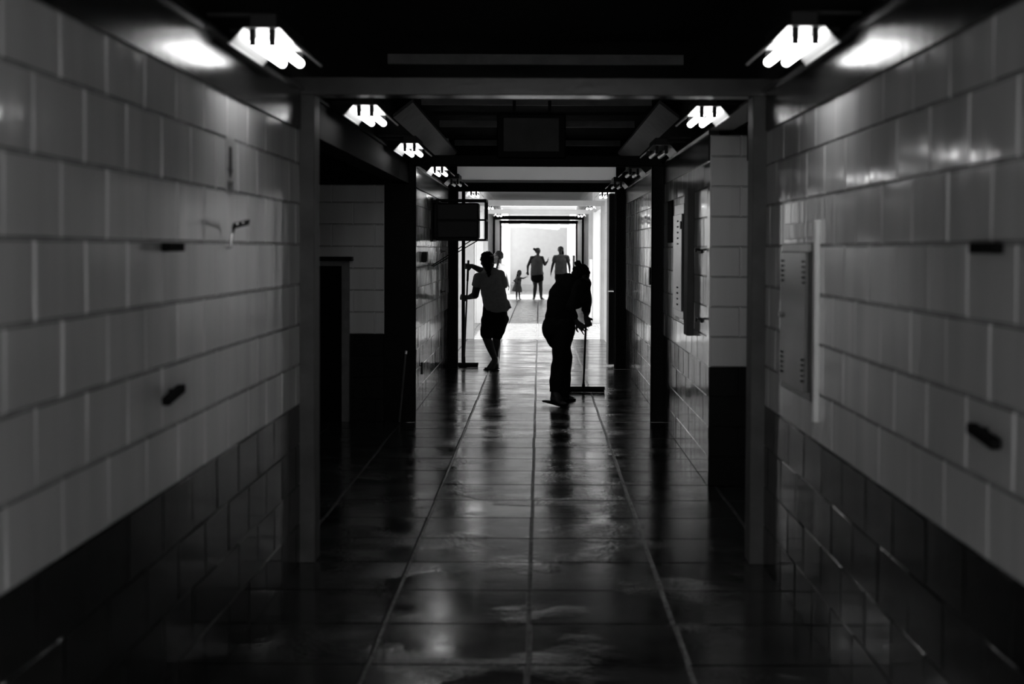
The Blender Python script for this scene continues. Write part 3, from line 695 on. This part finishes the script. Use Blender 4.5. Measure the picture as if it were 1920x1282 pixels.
# ---- woman on the left in a grey shirt, seen from behind, pushing a squeegee
def woman_left():
    D = 19.2
    Q = lambda px, py, d=D: P(px, py, d)
    root = thing('person', (Q(928, 690).x, 19.1, 0), 'woman in grey shirt and black knee shorts seen from behind, mopping near the pole', 'person')
    f = Vector((-.45, .89, 0)); side = Vector((.95, .30, 0)).normalized()
    hip = Q(928, 595); waist = Q(929, 566); chest = Q(922, 532); up_ = Q(919, 516); neck = Q(915, 507); hd = Q(912.5, 488.5)
    hl, hr_ = hip - side*.085 - Vector((0,0,.03)), hip + side*.085 - Vector((0,0,.03))
    kl, kr = Q(913, 634, 19.15), Q(931.5, 634, 19.25)
    al, ar = Q(929, 675, 19.10), Q(933, 670, 19.28)
    sl_, sr_ = Q(898, 521, 19.15), Q(937, 515.5, 19.25)
    el_, wl_ = Q(891, 553.5, 19.25), Q(878.5, 558, 19.42)
    er_, wr_ = Q(901, 507, 19.55), Q(885.5, 499.0, 19.50)
    b = MB()
    seg(b, hip - Vector((0,0,.02)), waist, (.165, .125), (.145, .110), wide=side)
    seg(b, waist, chest, (.145, .110), (.150, .110), wide=side)
    seg(b, chest, up_, (.150, .110), (.130, .08), wide=side)
    seg(b, sl_, sr_, .055, .055)
    seg(b, up_, neck, .06, .052); seg(b, neck, hd, .050, .048)
    hfd = Vector((-.55, .8, -.15)).normalized(); head(b, hd, hfd)
    chain(b, [hl, kl], [.092, .058]); chain(b, [hr_, kr], [.092, .058])
    for k_, a_ in ((kl, al), (kr, ar)):
        m_ = k_*.68 + a_*.32; seg(b, k_, m_, .056, .056); seg(b, m_, a_, .056, .034)
    hel = Q(926, 688, 19.02); tol = Q(913, 692.5, 19.12); hel.z = .03; tol.z = .025
    her = Q(933, 682, 19.22); tor = Q(927, 684, 19.42); her.z = .035; tor.z = .025
    foot(b, al, hel, tol); foot(b, ar, her, tor)
    chain(b, [sl_, el_, wl_], [.056, .050, .029]); chain(b, [sr_, er_, wr_], [.052, .044, .029])
    ptop = Q(878.3, 489.5, 19.47); pbot = Q(870.5, 690, 19.55)
    hand(b, wl_ + Vector((-.005, 0, .0)), Vector((-1, .05, .05)), Vector((0, 1, 0)), -1, curl=62, spread=2, flen=.95)
    hand(b, wr_ + Vector((.0, -.055, .0)), Vector((-1, .05, -.05)), Vector((0, 1, 0)), -1, curl=62, spread=2, flen=.95)
    fuse(b, 'body', 'skin', root, .0068)
    hb = MB(); r, ff, u = frame_of(hfd)
    ell(hb, hd + u*.022 - ff*.018, (.086, .096, .098), (r, ff, u)); ell(hb, hd - ff*.04 - u*.04, (.078, .06, .09), (r, ff, u))
    chain(hb, [hd - ff*.08, Q(915, 503, 19.06), Q(917.5, 517, 19.05)], [.055, .045, .018])
    fuse(hb, 'hair', 'hair', root, .0065, 1, disp=.014, dsc=38)
    m = MB(); m.tube([hd - ff*.125 + u*.035 - r*.03, hd - ff*.135 + u*.035 + r*.03], .010, 10); m.build('hair_clip', 'chrome', root)
    t = MB()
    hemc = Q(931.5, 578)
    seg(t, hemc, waist, (.185, .150), (.165, .135), wide=side, flat=True); seg(t, waist, chest, (.165, .135), (.170, .130), wide=side)
    seg(t, chest, up_, (.170, .130), (.145, .095), wide=side)
    seg(t, sl_, sr_, .068, .068); seg(t, sl_, sl_*.52 + el_*.48, (.068, .068), (.070, .070), flat=True)
    seg(t, sr_, sr_*.7 + er_*.3, .060, .056, flat=True); seg(t, sr_, Q(944, 532, 19.2), .062, .06); seg(t, up_, neck - Vector((0,0,.01)), .09, .066)
    seg(t, Q(950.5, 569), Q(955, 579), (.03, .08), (.035, .07), wide=side, flat=True)
    seg(t, waist, hemc + Vector((0,0,.03)), (.165, .135), (.18, .148), wide=side)
    fuse(t, 'grey_shirt', 'cloth_grey', root, .008, 3, disp=.014, dsc=11)
    t = MB()
    seg(t, waist - Vector((0,0,.02)), hip - Vector((0,0,.06)), (.160, .130), (.172, .140), wide=side)
    seg(t, hl, hl*.2 + kl*.8, .098, .084); seg(t, hl*.6 + kl*.4, kl + Vector((0,0,.025)), .092, .082, flat=True); seg(t, hr_, hr_*.2 + kr*.8, .105, .078); seg(t, hr_*.6 + kr*.4, kr + Vector((0,0,.02)), .092, .076, flat=True)
    ell(t, hip - Vector((0,.04,.04)), (.165, .13, .11))
    fuse(t, 'knee_shorts', 'cloth_black', root, .008, 3, disp=.010, dsc=12)
    for h_, t_ in ((hel, tol), (her, tor)):
        m = MB(); d = (t_-h_).normalized(); seg(m, h_ - d*.02 + Vector((0,0,-.021)), t_ + d*.02 + Vector((0,0,-.016)), (.034, .008), (.044, .008), wide=d.cross(Vector((0,0,1))))
        m.build('sandal', 'rubber', root, smooth=True)
    squeegee('floor_squeegee', Vector((pbot.x, 19.55, 0)), ptop, .385, 'black floor squeegee with long pole held by the woman in the grey shirt', grip=.27)
woman_left()

# ---- generic standing figure
def standing(root, J, front, build, vox, shirt=None, bottom=None, hair=None, sleeve=.5, short=.35, curlL=20, curlR=20, hands=(None, None)):
    side = Vector((1, 0, 0)) if abs(front.y) > .5 else Vector((0, 1, 0)); s = build.get('s', 1.0); W_ = build.get('w', .15); dp = build.get('d', .11); lg = build.get('leg', .09); am = build.get('arm', .042)
    b = MB(); U = Vector((0,0,1))
    hipc = (J['hipL'] + J['hipR'])/2; ch = J['chest']; wa = J['waist']; nk = J['neck']; hd = J['head']
    seg(b, hipc, wa, (W_*1.03, dp*1.05), (W_*.92, dp*.95), wide=side); seg(b, wa, ch, (W_*.92, dp*.95), (W_, dp), wide=side); seg(b, ch, nk - U*.05*s, (W_, dp), (W_*.75, dp*.6), wide=side)
    seg(b, J['shL'], J['shR'], am*1.25); seg(b, nk - U*.05*s, nk, .055*s, .045*s); seg(b, nk, hd, .047*s)
    head(b, hd, front + build.get('look', Vector((0,0,0))), s*build.get('hs', 1))
    for q in 'LR':
        seg(b, J['hip'+q], J['knee'+q], lg, lg*.62); m_ = J['knee'+q]*.68 + J['ank'+q]*.32
        seg(b, J['knee'+q], m_, lg*.62, lg*.64); seg(b, m_, J['ank'+q], lg*.64, lg*.38)
        foot(b, J['ank'+q], J['heel'+q], J['toe'+q], s)
        chain(b, [J['sh'+q], J['el'+q], J['wr'+q]], [am*1.15, am*.9, am*.6])
    for q, sd_, hh in (('L', -1, hands[0]), ('R', 1, hands[1])):
        dn, nn_, cu = hh or ((J['wr'+q] - J['el'+q]).normalized(), Vector((-sd_, 0, 0)), 20)
        hand(b, J['wr'+q], dn, nn_, sd_, curl=cu, s=s)
    fuse(b, 'body', 'skin', root, vox, 2)
    if shirt:
        nm, mt, hem, sl = shirt; t = MB(); k = .014*s
        hc = wa*(1-hem) + hipc*hem
        seg(t, hc, wa, (W_*1.12 + k, dp*1.15 + k), (W_*1.02 + k, dp*1.08 + k), wide=side, flat=True); seg(t, wa, ch, (W_*1.02 + k, dp*1.08 + k), (W_ + k, dp + k), wide=side)
        seg(t, ch, nk - U*.06*s, (W_ + k, dp + k), (W_*.8, dp*.7), wide=side)
        if sl > 0:
            seg(t, J['shL'], J['shR'], am*1.25 + k)
            for q in 'LR': seg(t, J['sh'+q], J['sh'+q]*(1-sl) + J['el'+q]*sl, am*1.3 + k, am*1.25 + k, flat=True)
        fuse(t, nm, mt, root, vox, 2, disp=.012*s, dsc=14/s)
    if bottom:
        nm, mt, ln = bottom; t = MB(); k = .015*s
        seg(t, wa*.4 + hipc*.6, hipc - U*.04*s, (W_ + k, dp + k), (W_*1.08 + k, dp*1.1 + k), wide=side)
        for q in 'LR':
            if ln <= 1: seg(t, J['hip'+q], J['hip'+q]*(1-ln) + J['knee'+q]*ln, lg + k, lg*.9 + k, flat=True)
            else:
                seg(t, J['hip'+q], J['knee'+q], lg + k, lg*.75 + k); seg(t, J['knee'+q], J['ank'+q]*.92 + J['knee'+q]*.08, lg*.75 + k, lg*.55 + k, flat=True)
        fuse(t, nm, mt, root, vox, 2)
    if hair:
        t = MB(); r, ff, u = frame_of(front + build.get('look', Vector((0,0,0)))); q = s*build.get('hs', 1)
        ell(t, hd + u*.026*q - ff*.022*q, (.086*q, .090*q, .092*q), (r, ff, u))
        for h_ in hair: seg(t, *h_)
        fuse(t, 'hair', 'hair', root, vox*.85, 1, disp=.012*s, dsc=40)

def far_people():
    D = 45.75
    def Q(px, py, dd=0): return P(px, py, D + dd)
    F_ = Vector((0, -1, 0))
    # woman holding the girl's hand; figure's L is the photo's left
    r = thing('person', (Q(1010, 562).x, D, 0), 'woman in a sleeveless top and dark shorts, hand raised, holding the girl\'s hand', 'person')
    J = dict(head=Q(1008.5, 471.5), neck=Q(1008.5, 480), chest=Q(1007, 490), waist=Q(1006.5, 506), hipL=Q(1002.5, 519), hipR=Q(1012.5, 519),
             shL=Q(997, 483), shR=Q(1016.5, 483), elL=Q(989.8, 499), wrL=Q(989.6, 509), elR=Q(1021.8, 496), wrR=Q(1026.3, 490),
             kneeL=Q(1004, 536), kneeR=Q(1014, 536), ankL=Q(1002, 557), ankR=Q(1014.8, 557))
    for q, x in (('L', 1002), ('R', 1014.8)):
        J['heel'+q] = Q(x, 560.5, .05); J['heel'+q].z = .035
        J['toe'+q] = Q(x + (-1.5 if q == 'L' else 5), 562, -.12 if q == 'R' else -.16); J['toe'+q].z = .022
    standing(r, J, F_, dict(w=.175, d=.125, leg=.098, arm=.045, look=Vector((.35, 0, -.05)), hs=1.0), .011,
             shirt=('sleeveless_top', 'cloth_mid', .72, 0), bottom=('dark_shorts', 'cloth_black', .45),
             hair=[(Q(1004, 468.5, .06), Q(1001.5, 466.5, .09), .04, .034)],
             hands=((Vector((.1, 0, -1)), Vector((0, -1, 0)), 45), (Vector((.25, 0, .97)), Vector((.9, 0, -.2)), 8)))
    # little girl
    r = thing('person', (Q(972, 562).x, D, 0), 'small long-haired girl in a grey dress holding the hand of a woman', 'person')
    J = dict(head=Q(974.2, 513), neck=Q(973.3, 519.5), chest=Q(972, 523.5), waist=Q(970.5, 531.5), hipL=Q(969.2, 539), hipR=Q(973.2, 539),
             shL=Q(969.2, 521.7), shR=Q(976.5, 521.2), elL=Q(964.0, 526.5), wrL=Q(967.8, 530.5, -.08), elR=Q(982, 521.8), wrR=Q(986.4, 519.3),
             kneeL=Q(969, 549.5), kneeR=Q(974, 549.5), ankL=Q(969, 560), ankR=Q(974.4, 560))
    for q, x in (('L', 969), ('R', 974.4)):
        J['heel'+q] = Q(x, 561.3, .03); J['heel'+q].z = .022
        J['toe'+q] = Q(x + (.3 if q == 'L' else 2.8), 562, -.10); J['toe'+q].z = .014
    standing(r, J, F_, dict(s=.60, w=.085, d=.068, leg=.045, arm=.024, look=Vector((.25, 0, -.1)), hs=1.35), .0075,
             hair=[(Q(974, 510, .05), Q(969, 521, .06), .065, .025)],
             hands=((Vector((.9, -.3, -.1)), Vector((0, 0, -1)), 40), (Vector((.95, 0, .3)), Vector((0, 0, -1)), 40)))
    t = MB(); seg(t, Q(969.5, 546.7), Q(971, 533), (.168, .13), (.105, .085), flat=True); seg(t, Q(971, 533), Q(972.5, 522), (.105, .085), (.092, .066))
    seg(t, Q(970, 521.8), Q(976, 521.4), .036)
    fuse(t, 'dress', 'cloth_mid', r, .010, 2, disp=.012, dsc=12)
    o = thing('small_stick', Q(963, 530.4, -.12), 'short thin stick held in the little girl\'s hand', 'stick')
    MB().tube([Q(959.5, 530.2, -.12), Q(971, 530.8, -.12)], .007).build('shaft', 'wood_pole', o)
    # second woman in light tee
    r = thing('person', (Q(1051, 562).x, D, 0), 'woman in a plain grey tee and long dark trousers standing behind the bent woman', 'person')
    J = dict(head=Q(1050.5, 468.5), neck=Q(1051, 477.5), chest=Q(1052, 489), waist=Q(1052, 504), hipL=Q(1047.5, 518), hipR=Q(1056.5, 518),
             shL=Q(1041, 482), shR=Q(1063.5, 482), elL=Q(1035.8, 499), wrL=Q(1033.6, 510), elR=Q(1067.8, 499), wrR=Q(1068.3, 509),
             kneeL=Q(1047, 538), kneeR=Q(1057, 538), ankL=Q(1047, 558), ankR=Q(1057.5, 558))
    for q, x in (('L', 1047), ('R', 1057.5)):
        J['heel'+q] = Q(x, 561, .05); J['heel'+q].z = .035; J['toe'+q] = Q(x, 562, -.16); J['toe'+q].z = .022
    standing(r, J, F_, dict(w=.172, d=.12, leg=.092, arm=.045, look=Vector((-.25, 0, 0))), .011,
             shirt=('grey_tee', 'cloth_mid', .68, .5), bottom=('long_trousers', 'cloth_black', 1.5),
             hair=[(Q(1052.5, 466, .05), Q(1055, 476, .06), .07, .04)])
    # person in white in the sunlit strip
    D2 = 28.6
    def Q2(px, py, dd=0): return P(px, py, D2 + dd)
    r = thing('person', (Q2(940, 610).x, D2, 0), 'person in white with dark hair, half hidden behind the woman in grey shirt', 'person')
    F2 = Vector((-1, .12, 0)).normalized()
    J = dict(head=Q2(933.5, 481.5), neck=Q2(935, 493.5), chest=Q2(938.5, 509), waist=Q2(938, 532), hipL=Q2(933, 548), hipR=Q2(942, 549),
             shL=Q2(928, 500), shR=Q2(943.5, 501), elL=Q2(924, 520), wrL=Q2(922, 540), elR=Q2(948.5, 519), wrR=Q2(952.2, 531),
             kneeL=Q2(933, 580), kneeR=Q2(942, 580), ankL=Q2(933, 610), ankR=Q2(942, 610))
    for q, x in (('L', 933), ('R', 942)):
        J['heel'+q] = Q2(x, 614, .05); J['heel'+q].z = .035; J['toe'+q] = Q2(x - 3, 616, -.13); J['toe'+q].z = .022
    standing(r, J, F2, dict(w=.14, d=.10, leg=.085, arm=.034), .010,
             shirt=('white_blouse', 'cloth_white', .9, .45), bottom=('white_trousers', 'cloth_white', 1.5),
             hair=[(Q2(936, 478, .0), Q2(936, 489, .02), .055, .035), (Q2(935, 488, -.10), Q2(931, 506, -.14), .024, .017)])
far_people()
